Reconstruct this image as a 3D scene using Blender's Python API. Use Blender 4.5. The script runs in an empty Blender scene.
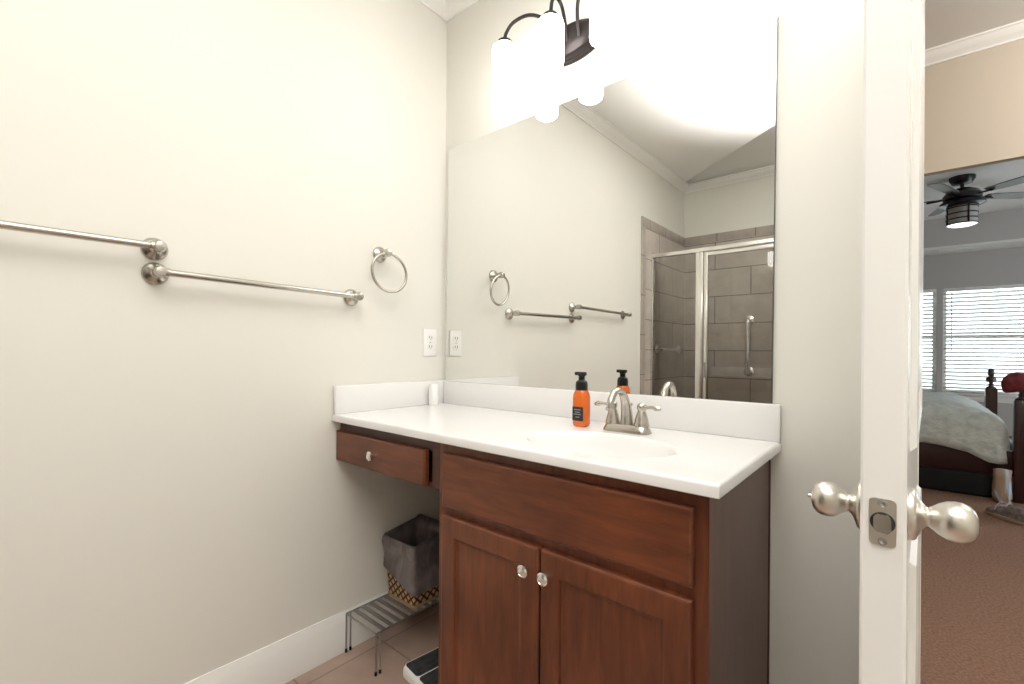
import bpy, bmesh, math, random
from mathutils import Vector, Matrix, noise
R = math.radians
PI = math.pi
random.seed(4)
scene = bpy.context.scene
COL = scene.collection

# ------------------------------------------------------------------ camera
CAM = Vector((1.6752, -1.4781, 1.177))
yaw, roll = .70335, .00755
rt = Vector((math.cos(yaw), math.sin(yaw), 0)); fw = Vector((-math.sin(yaw), math.cos(yaw), 0)); up = Vector((0, 0, 1))
cx_ = math.cos(roll) * rt + math.sin(roll) * up
cy_ = -math.sin(roll) * rt + math.cos(roll) * up
cam_d = bpy.data.cameras.new('camera')
cam = bpy.data.objects.new('camera', cam_d); COL.objects.link(cam)
M4 = Matrix.Identity(4)
for i in range(3):
    M4[i][0], M4[i][1], M4[i][2], M4[i][3] = cx_[i], cy_[i], -fw[i], CAM[i]
cam.matrix_world = M4
cam_d.sensor_fit = 'HORIZONTAL'; cam_d.sensor_width = 36.0
cam_d.lens = 463.95 / 1024 * 36
cam_d.shift_y = 9.0 / 1024
cam_d.clip_start = .02; cam_d.clip_end = 200
scene.camera = cam

# ------------------------------------------------------------------ view, sky, light levels
scene.view_settings.view_transform = 'Standard'
scene.view_settings.look = 'None'
scene.view_settings.exposure = 0.55
scene.view_settings.gamma = 1.0
scene.view_settings.use_curve_mapping = False
SKY = 3.2
SHADE_EMIT = 7.6
FLASH_W = 640.0
HALL_FILL_W = 35.0
FAN_EMIT = 1.2
w = bpy.data.worlds.new('sky'); scene.world = w; w.use_nodes = True
bg = w.node_tree.nodes['Background']
bg.inputs[0].default_value = (.86, .94, 1.0, 1); bg.inputs[1].default_value = SKY
scene.cycles.max_bounces = 12
scene.cycles.diffuse_bounces = 6
scene.cycles.glossy_bounces = 6
scene.cycles.transparent_max_bounces = 16
scene.cycles.sample_clamp_indirect = 6.0

def point_light(name, loc, watts, size, col=(1, .985, .96), parent=None):
    l = bpy.data.lights.new(name, 'POINT'); l.energy = watts; l.shadow_soft_size = size; l.color = col
    o = bpy.data.objects.new(name, l); COL.objects.link(o); o.location = loc
    if parent: o.parent = parent; o.location = Vector(loc) - parent.location
    return o

# the photographer's flash, held at the camera and turned up to bounce off the ceiling
fl = bpy.data.lights.new('flash', 'SPOT'); fl.energy = FLASH_W; fl.spot_size = R(85); fl.spot_blend = 1.0; fl.shadow_soft_size = .04; fl.color = (1, .99, .97)
flo = bpy.data.objects.new('flash', fl); COL.objects.link(flo); flo.location = (1.66, -1.50, 1.05)
flo.rotation_euler = (Vector((1.66, -1.43, 2.807)) - flo.location).to_track_quat('-Z', 'Y').to_euler()

# ------------------------------------------------------------------ materials
def mat(name, col, rough=.5, metal=0.0, spec=.5, **kw):
    m = bpy.data.materials.new(name); m.use_nodes = True
    b = m.node_tree.nodes['Principled BSDF']
    b.inputs['Base Color'].default_value = (*col, 1)
    b.inputs['Roughness'].default_value = rough
    b.inputs['Metallic'].default_value = metal
    b.inputs['Specular IOR Level'].default_value = spec
    for k, v in kw.items():
        b.inputs[k.replace('_', ' ')].default_value = v
    return m
def nodes(m): return m.node_tree.nodes, m.node_tree.links, m.node_tree.nodes['Principled BSDF']
def coords(m, scale=(1, 1, 1), rot=(0, 0, 0), src='Object'):
    n, l, b = nodes(m)
    t = n.new('ShaderNodeTexCoord'); mp = n.new('ShaderNodeMapping')
    mp.inputs['Scale'].default_value = scale; mp.inputs['Rotation'].default_value = rot
    l.new(t.outputs[src], mp.inputs[0]); return mp.outputs[0]
def noise_col(m, c1, c2, scale=5, stretch=(1, 1, 1), detail=5, lo=.35, hi=.65, distort=0, bump=0, bdist=.001):
    n, l, b = nodes(m)
    v = coords(m, stretch)
    t = n.new('ShaderNodeTexNoise'); t.inputs['Scale'].default_value = scale; t.inputs['Detail'].default_value = detail
    t.inputs['Distortion'].default_value = distort
    l.new(v, t.inputs['Vector'])
    r = n.new('ShaderNodeValToRGB'); r.color_ramp.elements[0].position = lo; r.color_ramp.elements[1].position = hi
    r.color_ramp.elements[0].color = (*c1, 1); r.color_ramp.elements[1].color = (*c2, 1)
    l.new(t.outputs['Fac'], r.inputs[0]); l.new(r.outputs[0], b.inputs['Base Color'])
    if bump:
        bp = n.new('ShaderNodeBump'); bp.inputs['Strength'].default_value = bump; bp.inputs['Distance'].default_value = bdist
        l.new(t.outputs['Fac'], bp.inputs['Height']); l.new(bp.outputs[0], b.inputs['Normal'])
    return m
def painted(name, col, rough=.6, scale=220, bump=.06):
    m = mat(name, col, rough, spec=.3)
    n, l, b = nodes(m)
    t = n.new('ShaderNodeTexNoise'); t.inputs['Scale'].default_value = scale; t.inputs['Detail'].default_value = 2
    l.new(coords(m), t.inputs['Vector'])
    bp = n.new('ShaderNodeBump'); bp.inputs['Strength'].default_value = bump; bp.inputs['Distance'].default_value = .0008
    l.new(t.outputs['Fac'], bp.inputs['Height']); l.new(bp.outputs[0], b.inputs['Normal'])
    return m
def tiled(name, c1, c2, mortar, tw, th, axes, offset=.5, gap=.004, rough=.4, origin=(0, 0, 0), mottled=.5):
    """brick pattern laid in world metres; axes: which two world axes carry the pattern"""
    m = mat(name, c1, rough)
    n, l, b = nodes(m)
    g = n.new('ShaderNodeNewGeometry'); s = n.new('ShaderNodeSeparateXYZ'); c = n.new('ShaderNodeCombineXYZ')
    sub = n.new('ShaderNodeVectorMath'); sub.operation = 'SUBTRACT'; sub.inputs[1].default_value = origin
    l.new(g.outputs['Position'], sub.inputs[0]); l.new(sub.outputs[0], s.inputs[0])
    l.new(s.outputs[axes[0]], c.inputs[0]); l.new(s.outputs[axes[1]], c.inputs[1])
    br = n.new('ShaderNodeTexBrick')
    br.offset = offset; br.squash = 1
    br.inputs['Scale'].default_value = 1; br.inputs['Brick Width'].default_value = tw; br.inputs['Row Height'].default_value = th
    br.inputs['Mortar Size'].default_value = gap; br.inputs['Mortar Smooth'].default_value = .2
    br.inputs['Color1'].default_value = (*c1, 1); br.inputs['Color2'].default_value = (*c2, 1); br.inputs['Mortar'].default_value = (*mortar, 1)
    l.new(c.outputs[0], br.inputs['Vector'])
    t = n.new('ShaderNodeTexNoise'); t.inputs['Scale'].default_value = 7; t.inputs['Detail'].default_value = 6; t.inputs['Roughness'].default_value = .65
    l.new(g.outputs['Position'], t.inputs['Vector'])
    r = n.new('ShaderNodeValToRGB'); r.color_ramp.elements[0].position = .3; r.color_ramp.elements[1].position = .7
    r.color_ramp.elements[0].color = (1 - .35 * mottled,) * 3 + (1,); r.color_ramp.elements[1].color = (1, 1, 1, 1)
    l.new(t.outputs['Fac'], r.inputs[0])
    mx = n.new('ShaderNodeMix'); mx.data_type = 'RGBA'; mx.blend_type = 'MULTIPLY'; mx.inputs[0].default_value = 1
    l.new(br.outputs['Color'], mx.inputs[6]); l.new(r.outputs[0], mx.inputs[7]); l.new(mx.outputs[2], b.inputs['Base Color'])
    bp = n.new('ShaderNodeBump'); bp.inputs['Strength'].default_value = .5; bp.inputs['Distance'].default_value = .002; bp.invert = True
    l.new(br.outputs['Fac'], bp.inputs['Height']); l.new(bp.outputs[0], b.inputs['Normal'])
    return m
def emitter(name, col, strength):
    m = bpy.data.materials.new(name); m.use_nodes = True
    n, l, b = nodes(m)
    b.inputs['Base Color'].default_value = (.9, .9, .9, 1); b.inputs['Roughness'].default_value = .4
    b.inputs['Emission Color'].default_value = (*col, 1); b.inputs['Emission Strength'].default_value = strength
    return m
def glass(name, tint=(.93, .95, .94), ior=1.5, rough=0.0):
    m = bpy.data.materials.new(name); m.use_nodes = True
    n, l = m.node_tree.nodes, m.node_tree.links
    n.remove(n['Principled BSDF']); out = n['Material Output']
    f = n.new('ShaderNodeFresnel'); f.inputs[0].default_value = ior
    tr = n.new('ShaderNodeBsdfTransparent'); tr.inputs[0].default_value = (*tint, 1)
    gl = n.new('ShaderNodeBsdfGlossy'); gl.inputs['Roughness'].default_value = rough
    mx = n.new('ShaderNodeMixShader')
    l.new(f.outputs[0], mx.inputs[0]); l.new(tr.outputs[0], mx.inputs[1]); l.new(gl.outputs[0], mx.inputs[2]); l.new(mx.outputs[0], out.inputs[0])
    return m

WALLC = (.762, .745, .688)
MAT = dict(
    wall=painted('cream_wall_paint', WALLC),
    dimwall=painted('dimmed_cream_wall_paint', (.54, .475, .39)),  # cream paint darkened, the hall's dimness put into the colour
    greywall=painted('grey_wall_paint', (.52, .50, .48)),
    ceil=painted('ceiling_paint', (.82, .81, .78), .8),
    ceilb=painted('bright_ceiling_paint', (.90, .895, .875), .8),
    trim=mat('white_trim_paint', (.86, .85, .82), .3),
    doorw=mat('white_door_paint', (.86, .86, .85), .22),
    counter=mat('white_cultured_marble', (.80, .79, .785), .12),
    nickel=mat('brushed_nickel', (.52, .49, .44), .25, 1),
    satin=mat('satin_nickel', (.66, .63, .58), .30, 1),
    chrome=mat('polished_chrome', (.85, .84, .82), .12, 1),
    alum=mat('bright_aluminium', (.82, .80, .77), .22, 1),
    bronze=mat('dark_bronze', (.030, .024, .023), .34, .6),
    black=mat('black_plastic', (.008, .008, .009), .3),
    rubber=mat('black_rubber', (.006, .006, .006), .7),
    mirror=mat('silvered_glass', (.84, .845, .83), 0.0, 1),
    mirroredge=mat('mirror_edge', (.10, .11, .10), .2),
    steelw=mat('grey_wire', (.40, .39, .38), .35, .9),
    white=mat('white_plastic', (.88, .87, .85), .35),
    slot=mat('dark_slot', (.03, .03, .03), .6),
    shade=emitter('lit_frosted_glass', (1, .985, .96), SHADE_EMIT),
    lamp=emitter('fill_globe', (1, .95, .88), 6.0),  # glow of the added hall fill dome
    fanlamp=emitter('lit_fan_diffuser', (1, .97, .92), FAN_EMIT),
    clear=glass('shower_glass', (.90, .89, .875)),
    pane=glass('window_glass', (.95, .97, .96)),
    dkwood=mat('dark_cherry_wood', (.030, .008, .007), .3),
    finial=mat('dark_walnut_finial', (.055, .045, .04), .35),
    slat=mat('white_blind_slat', (.86, .86, .83), .5),
    fabricblack=mat('black_fabric', (.006, .006, .007), .9),
    redcloth=noise_col(mat('maroon_cloth', (.2, .03, .04), .85), (.16, .022, .03), (.27, .05, .06), 30),
    ground=noise_col(mat('pale_ground', (.5, .5, .45), .9), (.55, .56, .50), (.72, .72, .68), 1.2),
    label=mat('black_label', (.012, .012, .015), .5),
    labelink=mat('grey_label_print', (.30, .30, .32), .5),
)
MAT['paleband'] = noise_col(mat('pale_tile_band', (.6, .55, .5), .35), (.56, .51, .46), (.66, .61, .55), 9)
# cherry stain: grain along z (upright) or along x (level)
def wood(name, c1, c2, stretch, rough=.33):
    m = mat(name, c1, rough)
    n, l, b = nodes(m)
    v = coords(m, stretch)
    t = n.new('ShaderNodeTexNoise'); t.inputs['Scale'].default_value = 9; t.inputs['Detail'].default_value = 8; t.inputs['Roughness'].default_value = .62; t.inputs['Distortion'].default_value = .6
    l.new(v, t.inputs['Vector'])
    t2 = n.new('ShaderNodeTexNoise'); t2.inputs['Scale'].default_value = 3.2; t2.inputs['Detail'].default_value = 3
    l.new(coords(m), t2.inputs['Vector'])
    mm = n.new('ShaderNodeMath'); mm.operation = 'ADD'
    m2 = n.new('ShaderNodeMath'); m2.operation = 'MULTIPLY'; m2.inputs[1].default_value = .5
    l.new(t2.outputs['Fac'], m2.inputs[0]); m3 = n.new('ShaderNodeMath'); m3.operation = 'MULTIPLY'; m3.inputs[1].default_value = .5
    l.new(t.outputs['Fac'], m3.inputs[0]); l.new(m2.outputs[0], mm.inputs[0]); l.new(m3.outputs[0], mm.inputs[1])
    r = n.new('ShaderNodeValToRGB'); r.color_ramp.elements[0].position = .36; r.color_ramp.elements[1].position = .64
    r.color_ramp.elements[0].color = (*c1, 1); r.color_ramp.elements[1].color = (*c2, 1)
    l.new(mm.outputs[0], r.inputs[0]); l.new(r.outputs[0], b.inputs['Base Color'])
    return m
CH1, CH2 = (.078, .020, .0085), (.215, .063, .025)
MAT['woodv'] = wood('cherry_stain_upright', CH1, CH2, (5, 5, .6))
MAT['woodh'] = wood('cherry_stain_level', CH1, CH2, (.6, 5, 5))
MAT['woodside'] = wood('brown_laminate_side', (.135, .085, .072), (.185, .120, .102), (6, 6, .4), .5)
MAT['wooddark'] = wood('cherry_stain_shelf', (.05, .016, .009), (.09, .03, .017), (.6, 5, 5), .4)
MAT['tilefloor'] = tiled('beige_floor_tile', (.44, .31, .25), (.48, .345, .28), (.28, .215, .175), .335, .335, (0, 1), 0, .004, .35, (.078, -.380, 0), .6)
MAT['tilerear'] = tiled('grey_shower_tile_rear', (.53, .475, .425), (.59, .53, .475), (.20, .175, .15), .62, .255, (0, 2), .5, .004, .35, (.30, 0, .175), .7)
MAT['tileleft'] = tiled('grey_shower_tile_left', (.53, .475, .425), (.59, .53, .475), (.20, .175, .15), .62, .255, (1, 2), .5, .004, .35, (0, -3.135, .175), .7)
MAT['tilebordx'] = tiled('grey_border_tile_rear', (.44, .385, .335), (.48, .425, .37), (.18, .155, .135), .33, .2, (0, 2), .5, .004, .35, (.15, 0, 2.2), .7)
MAT['tilebordy'] = tiled('grey_border_tile_left', (.44, .385, .335), (.48, .425, .37), (.18, .155, .135), .33, .2, (1, 2), .5, .004, .35, (0, -3.135, 2.2), .7)
MAT['tilebordz'] = tiled('grey_border_tile_upright', (.44, .385, .335), (.48, .425, .37), (.18, .155, .135), .33, .2, (2, 1), .0, .004, .35, (.1, -2.3, 0), .7)
carp = mat('brown_carpet', (.25, .145, .10), .95, spec=.1)
MAT['carpet'] = noise_col(carp, (.20, .115, .08), (.34, .205, .145), 90, (1, 1, 1), 8, .3, .7, 0, .8, .01)
MAT['quilt'] = noise_col(mat('pale_green_grey_quilt', (.48, .52, .48), .9, spec=.2), (.53, .58, .555), (.66, .71, .68), 16, (1, 1, 1), 3, .35, .65, 0, .9, .02)
MAT['cloth'] = noise_col(mat('blue_beige_cloth', (.5, .5, .5), .9, spec=.2), (.42, .30, .22), (.50, .60, .70), 7, (1, 1, .5), 5, .47, .53, 1.0)
MAT['fabricgrey'] = noise_col(mat('grey_canvas', (.2, .18, .17), .85, spec=.2), (.15, .125, .12), (.24, .205, .19), 40)
MAT['mat_dark'] = noise_col(mat('dark_scale_mat', (.03, .032, .035), .7), (.018, .019, .022), (.05, .052, .056), 45, detail=8)
liner = mat('grey_plastic_liner', (.045, .042, .044), .35, spec=.6)
MAT['liner'] = noise_col(liner, (.105, .090, .090), (.26, .225, .225), 14, (1, 1, .6), 6, .35, .7, 1.2, .6, .006)
# woven lattice on the waste basket
def lattice(name):
    m = mat(name, (.05, .03, .02), .6)
    n, l, b = nodes(m)
    g = n.new('ShaderNodeNewGeometry'); s = n.new('ShaderNodeSeparateXYZ'); l.new(g.outputs['Position'], s.inputs[0])
    ad = n.new('ShaderNodeMath'); ad.operation = 'ADD'; l.new(s.outputs[0], ad.inputs[0]); l.new(s.outputs[1], ad.inputs[1])
    outs = []
    for sg in (1, -1):
        mz = n.new('ShaderNodeMath'); mz.operation = 'MULTIPLY'; mz.inputs[1].default_value = sg; l.new(s.outputs[2], mz.inputs[0])
        a2 = n.new('ShaderNodeMath'); a2.operation = 'ADD'; l.new(ad.outputs[0], a2.inputs[0]); l.new(mz.outputs[0], a2.inputs[1])
        k = n.new('ShaderNodeMath'); k.operation = 'MULTIPLY'; k.inputs[1].default_value = 2 * PI / .034; l.new(a2.outputs[0], k.inputs[0])
        sn = n.new('ShaderNodeMath'); sn.operation = 'SINE'; l.new(k.outputs[0], sn.inputs[0]); outs.append(sn)
    mx = n.new('ShaderNodeMath'); mx.operation = 'MAXIMUM'; l.new(outs[0].outputs[0], mx.inputs[0]); l.new(outs[1].outputs[0], mx.inputs[1])
    r = n.new('ShaderNodeValToRGB'); r.color_ramp.interpolation = 'LINEAR'
    r.color_ramp.elements[0].position = .55; r.color_ramp.elements[0].color = (.50, .27, .11, 1)
    r.color_ramp.elements[1].position = .75; r.color_ramp.elements[1].color = (.018, .010, .007, 1)
    e = r.color_ramp.elements.new(.1); e.color = (.60, .36, .20, 1)
    e = r.color_ramp.elements.new(.3); e.color = (.05, .025, .014, 1)
    l.new(mx.outputs[0], r.inputs[0]); l.new(r.outputs[0], b.inputs['Base Color'])
    return m
MAT['lattice'] = lattice('brown_lattice_weave')
ob = mat('orange_soap', (.95, .22, .03), .05, spec=.6)
ob.node_tree.nodes['Principled BSDF'].inputs['Transmission Weight'].default_value = .55
MAT['soap'] = ob

# ------------------------------------------------------------------ mesh builder
class MB:
    def __init__(s): s.bm = bmesh.new()
    def box(s, x0, y0, z0, x1, y1, z1, bev=0, seg=2):
        r = bmesh.ops.create_cube(s.bm, size=1)
        vs = r['verts']
        for v in vs:
            v.co = Vector(((x0 + x1) / 2 + v.co.x * (x1 - x0), (y0 + y1) / 2 + v.co.y * (y1 - y0), (z0 + z1) / 2 + v.co.z * (z1 - z0)))
        if bev:
            es = list({e for v in vs for e in v.link_edges})
            bmesh.ops.bevel(s.bm, geom=es, offset=bev, segments=seg, profile=.5, affect='EDGES')
        return s
    def loft(s, rings, closed=True, cap0=False, cap1=False):
        vr = [[s.bm.verts.new(p) for p in r] for r in rings]
        n = len(rings[0])
        for a, b in zip(vr, vr[1:]):
            for i in range(n if closed else n - 1):
                j = (i + 1) % n
                try: s.bm.faces.new((a[i], a[j], b[j], b[i]))
                except ValueError: pass
        if cap0: s.bm.faces.new(list(reversed(vr[0])))
        if cap1: s.bm.faces.new(vr[-1])
        return s
    def lathe(s, prof, o, axis=(0, 0, 1), n=28, cap=True):
        """prof: (radius, distance along axis)"""
        q = Vector(axis).normalized().to_track_quat('Z', 'Y'); o = Vector(o)
        rings = [[o + q @ Vector((r * math.cos(2 * PI * i / n), r * math.sin(2 * PI * i / n), h)) for i in range(n)] for r, h in prof]
        return s.loft(rings, True, cap, cap)
    def cyl(s, p0, p1, r0, r1=None, n=20):
        p0, p1 = Vector(p0), Vector(p1)
        return s.lathe([(r0, 0), (r0 if r1 is None else r1, (p1 - p0).length)], p0, p1 - p0, n)
    def tube(s, pts, rad, n=14, closed=False):
        pts = [Vector(p) for p in pts]
        m = len(pts)
        rads = rad if isinstance(rad, (list, tuple)) else [rad] * m
        rings = []; ref = None
        for i, p in enumerate(pts):
            a = pts[(i - 1) % m] if (closed or i > 0) else p
            b = pts[(i + 1) % m] if (closed or i < m - 1) else p
            t = (b - a).normalized()
            if ref is None: ref = t.orthogonal().normalized()
            ref = (ref - t * ref.dot(t)).normalized(); bi = t.cross(ref)
            rr = rads[i]
            if isinstance(rr, tuple): ra, rb = rr
            else: ra = rb = rr
            rings.append([p + ref * (ra * math.cos(2 * PI * k / n)) + bi * (rb * math.sin(2 * PI * k / n)) for k in range(n)])
        if closed:
            rings.append(rings[0]); s.loft(rings)
            bmesh.ops.remove_doubles(s.bm, verts=s.bm.verts, dist=1e-6)
        else: s.loft(rings, True, True, True)
        return s
    def prism(s, poly, vec):
        """poly: list of 3d points, extruded by vec"""
        a = [Vector(p) for p in poly]; v = Vector(vec)
        return s.loft([a, [p + v for p in a]], True, True, True)
    def build(s, name, m, parent=None, smooth=35, origin=None):
        bm = s.bm
        bmesh.ops.recalc_face_normals(bm, faces=bm.faces)
        me = bpy.data.meshes.new(name)
        if parent is not None:
            loc = Vector((0, 0, 0)); p = parent
            while p is not None: loc += Vector(p.location); p = p.parent
            off = loc
        else:
            if origin is None:
                xs = [v.co for v in bm.verts]
                lo = [min(v[i] for v in xs) for i in range(3)]; hi = [max(v[i] for v in xs) for i in range(3)]
                origin = ((lo[0] + hi[0]) / 2, (lo[1] + hi[1]) / 2, lo[2])
            off = Vector(origin)
        for v in bm.verts: v.co -= off
        if smooth:
            for f in bm.faces: f.smooth = True
            for e in bm.edges:
                if len(e.link_faces) == 2 and e.calc_face_angle(0) > R(smooth): e.smooth = False
        bm.to_mesh(me); bm.free()
        me.materials.append(m)
        o = bpy.data.objects.new(name, me); COL.objects.link(o)
        if parent is not None: o.parent = parent
        else: o.location = off
        return o
def thing(name, label, cat, loc, group=None):
    o = bpy.data.objects.new(name, None); COL.objects.link(o); o.location = loc
    o.empty_display_size = .05
    return tag(o, label, cat, group)
def tag(o, label, cat, group=None):
    o['label'] = label; o['category'] = cat
    if group: o['group'] = group
    return o
def struct(name, mb, m, smooth=35):
    o = mb.build(name, m, None, smooth, (0, 0, 0)); o['kind'] = 'structure'; return o
def rrect(cx, cy, hx, hy, r, n=6):
    pts = []
    for qx, qy, a0 in ((1, 1, 0), (-1, 1, 90), (-1, -1, 180), (1, -1, 270)):
        for i in range(n + 1):
            a = R(a0 + 90 * i / n)
            pts.append((cx + qx * (hx - r) + r * math.cos(a), cy + qy * (hy - r) + r * math.sin(a)))
    return pts
def bez(p, n=20):
    """smooth curve through points (Catmull-Rom)"""
    p = [Vector(q) for q in p]; out = []
    for i in range(len(p) - 1):
        a = p[i - 1] if i else p[i] * 2 - p[i + 1]; b, c = p[i], p[i + 1]
        d = p[i + 2] if i + 2 < len(p) else p[i + 1] * 2 - p[i]
        for k in range(n):
            t = k / n
            out.append(.5 * ((2 * b) + (c - a) * t + (2 * a - 5 * b + 4 * c - d) * t * t + (3 * b - a - 3 * c + d) * t ** 3))
    out.append(p[-1]); return out

# ------------------------------------------------------------------ room shell
CZ = 2.807                       # ceiling height
RW, RY, DX0, DX1, DH = 2.75, -3.135, 1.701, 2.52, 2.12     # right wall, rear wall, doorway
HY0, HY1, HDR = .13, 1.90, 2.16  # hall
BY0, BY1, SOF, TRAY = 1.95, 8.35, 2.727, 3.167
BX0, BX1 = -1.6, 5.2
struct('floor_tile', MB().box(-.1, RY - .1, -.1, RW + .1, .06, 0), MAT['tilefloor'], 0)
struct('floor_carpet', MB().box(BX0 - .1, .06, -.1, BX1 + .1, BY1 + .1, 0), MAT['carpet'], 0)
struct('wall_left', MB().box(-.1, RY - .1, 0, 0, 0, CZ), MAT['wall'], 0)
wb = MB().box(-.1, 0, 0, DX0 - .012, HY0, CZ).box(DX1 + .012, 0, 0, RW + .1, HY0, CZ).box(DX0 - .012, 0, DH + .012, DX1 + .012, HY0, CZ)
struct('wall_back', wb, MAT['wall'], 0)
struct('wall_right', MB().box(RW, RY - .1, 0, RW + .1, 0, CZ), MAT['wall'], 0)
struct('wall_rear', MB().box(-.1, RY - .1, 0, RW + .1, RY, CZ + .6), MAT['wall'], 0)
# bathroom ceiling: level part, then an added pocket shaped to keep a triangle in shade
AX = 1.5                          # the shower alcove, under the invented shade pocket
P0 = (-.1, -3.124); P1 = (AX, -2.276 + (AX - .968) * .794)
SL = .5
def zb(y): return CZ + SL * (y - RY)
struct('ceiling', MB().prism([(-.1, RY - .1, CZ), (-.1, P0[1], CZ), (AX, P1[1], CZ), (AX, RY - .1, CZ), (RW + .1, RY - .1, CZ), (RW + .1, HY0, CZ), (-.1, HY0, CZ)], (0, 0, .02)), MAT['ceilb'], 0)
cb = MB()
cb.loft([[(-.1, RY - .02, zb(RY - .02)), (-.1, P1[1] + .1, zb(P1[1] + .1)), (AX + .05, P1[1] + .1, zb(P1[1] + .1)), (AX + .05, RY - .02, zb(RY - .02))],
         [(-.1, RY - .02, zb(RY - .02) + .02), (-.1, P1[1] + .1, zb(P1[1] + .1) + .02), (AX + .05, P1[1] + .1, zb(P1[1] + .1) + .02), (AX + .05, RY - .02, zb(RY - .02) + .02)]], True, True, True)
zt_ = zb(P1[1] + .1)
cb.loft([[(P0[0], P0[1], CZ + .0205), (P1[0], P1[1], CZ + .0205), (P1[0], P1[1], zt_), (P0[0], P0[1], zt_)], [(P0[0], P0[1] + .03, CZ + .0205), (P1[0], P1[1] + .03, CZ + .0205), (P1[0], P1[1] + .03, zt_), (P0[0], P0[1] + .03, zt_)]], True, True, True)
cb.box(AX, RY, CZ + .0205, AX + .05, P1[1] + .1, zt_)
struct('ceiling_shade_pocket', cb, MAT['ceil'], 0)
CROWN = [(d * .63, h * .52) for d, h in [(0, -.125), (.010, -.125), (.012, -.108), (.022, -.100), (.026, -.092), (.040, -.082), (.058, -.062), (.070, -.040), (.078, -.030), (.082, -.020), (.094, -.016), (.096, 0), (0, 0)]]
def crown(name, p, q, nrm, z=CZ):
    p, q, nrm = Vector(p), Vector(q), Vector(nrm)
    struct(name, MB().prism([p + nrm * d + Vector((0, 0, z + h)) for d, h in CROWN], q - p), MAT['trim'])
crown('trim_crown_left', (0, RY, 0), (0, 0, 0), (1, 0, 0))
crown('trim_crown_back', (0, 0, 0), (RW, 0, 0), (0, -1, 0))
crown('trim_crown_rear', (0, RY, 0), (RW, RY, 0), (0, 1, 0))
crown('trim_crown_right', (RW, RY, 0), (RW, 0, 0), (-1, 0, 0))
crown('trim_crown_hall', (-.5, HY1, 0), (3.9, HY1, 0), (0, -1, 0))
BASE = [(0, 0), (.016, 0), (.016, .118), (.013, .124), (.012, .134), (.006, .146), (.005, .153), (0, .153)]
def baseboard(name, p, q, nrm):
    p, q, nrm = Vector(p), Vector(q), Vector(nrm)
    struct(name, MB().prism([p + nrm * d + Vector((0, 0, h)) for d, h in BASE], q - p), MAT['trim'])
baseboard('baseboard_left', (0, -2.40, 0), (0, 0, 0), (1, 0, 0))
baseboard('baseboard_back', (0, 0, 0), (.585, 0, 0), (0, -1, 0))
baseboard('baseboard_back_right', (1.39, 0, 0), (1.62, 0, 0), (0, -1, 0))
baseboard('baseboard_right', (RW, -3.1, 0), (RW, 0, 0), (-1, 0, 0))
# door lining and casing
dl = MB()
dl.box(DX0 - .012, 0, 0, DX0, HY0, DH).box(DX1, 0, 0, DX1 + .012, HY0, DH).box(DX0 - .012, 0, DH, DX1 + .012, HY0, DH + .012)
dl.box(DX0 - .092, -.018, 0, DX0 - .005, 0, DH + .09, .004).box(DX1 + .005, -.018, 0, DX1 + .092, 0, DH + .09, .004).box(DX0 - .092, -.018, DH + .005, DX1 + .092, 0, DH + .09, .004)
struct('trim_door_casing', dl, MAT['trim'])
# hall
struct('wall_hall_left', MB().box(-.6, HY0, 0, -.5, HY1, CZ), MAT['dimwall'], 0)
struct('wall_hall_right', MB().box(3.9, HY0, 0, 4.0, HY1, CZ), MAT['dimwall'], 0)
struct('wall_hall_near', MB().box(-.6, HY0, 0, DX0 - .012, HY0 + .01, CZ).box(DX1 + .012, HY0, 0, 4.0, HY0 + .01, CZ).box(DX0 - .012, HY0, DH + .012, DX1 + .012, HY0 + .01, CZ), MAT['dimwall'], 0)
hw = MB().box(BX0 - .1, HY1, 0, .9, BY0, TRAY + .1).box(3.6, HY1, 0, BX1 + .1, BY0, TRAY + .1).box(.9, HY1, HDR, 3.6, BY0, TRAY + .1)
struct('wall_hall_far', hw, MAT['dimwall'], 0)
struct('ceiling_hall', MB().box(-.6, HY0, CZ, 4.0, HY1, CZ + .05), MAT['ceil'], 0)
# bedroom
W1, W2, WZ0, WZ1 = (.70, 2.045), (2.115, 3.55), .59, 2.20
fw_ = MB()
fw_.box(BX0 - .1, BY1, 0, W1[0], BY1 + .14, TRAY + .1).box(W2[1], BY1, 0, BX1 + .1, BY1 + .14, TRAY + .1)
fw_.box(W1[0], BY1, 0, W2[1], BY1 + .14, WZ0).box(W1[0], BY1, WZ1, W2[1], BY1 + .14, TRAY + .1).box(W1[1], BY1, WZ0, W2[0], BY1 + .14, WZ1)
struct('wall_bedroom_far', fw_, MAT['greywall'], 0)
struct('wall_bedroom_left', MB().box(BX0 - .1, BY0, 0, BX0, BY1, TRAY + .1), MAT['greywall'], 0)
sw = MB().box(BX1, BY0, 0, BX1 + .1, 3.2, TRAY + .1).box(BX1, 7.0, 0, BX1 + .1, BY1, TRAY + .1).box(BX1, 3.2, 0, BX1 + .1, 7.0, .6).box(BX1, 3.2, 2.3, BX1 + .1, 7.0, TRAY + .1)
struct('wall_bedroom_right', sw, MAT['greywall'], 0)
TY0, TY1, TX0, TX1 = BY0 + .56, 7.78, BX0 + .56, BX1 - .56
sf = MB().box(BX0, BY0, SOF, BX1, TY0, SOF + .03).box(BX0, TY1, SOF, BX1, BY1, SOF + .03).box(BX0, TY0, SOF, TX0, TY1, SOF + .03).box(TX1, TY0, SOF, BX1, TY1, SOF + .03)
struct('ceiling_soffit', sf, MAT['ceil'], 0)
ts = MB().box(TX0 - .05, TY0 - .05, SOF + .03, TX1 + .05, TY0, TRAY).box(TX0 - .05, TY1, SOF + .03, TX1 + .05, TY1 + .05, TRAY).box(TX0 - .05, TY0, SOF + .03, TX0, TY1, TRAY).box(TX1, TY0, SOF + .03, TX1 + .05, TY1, TRAY)
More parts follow.
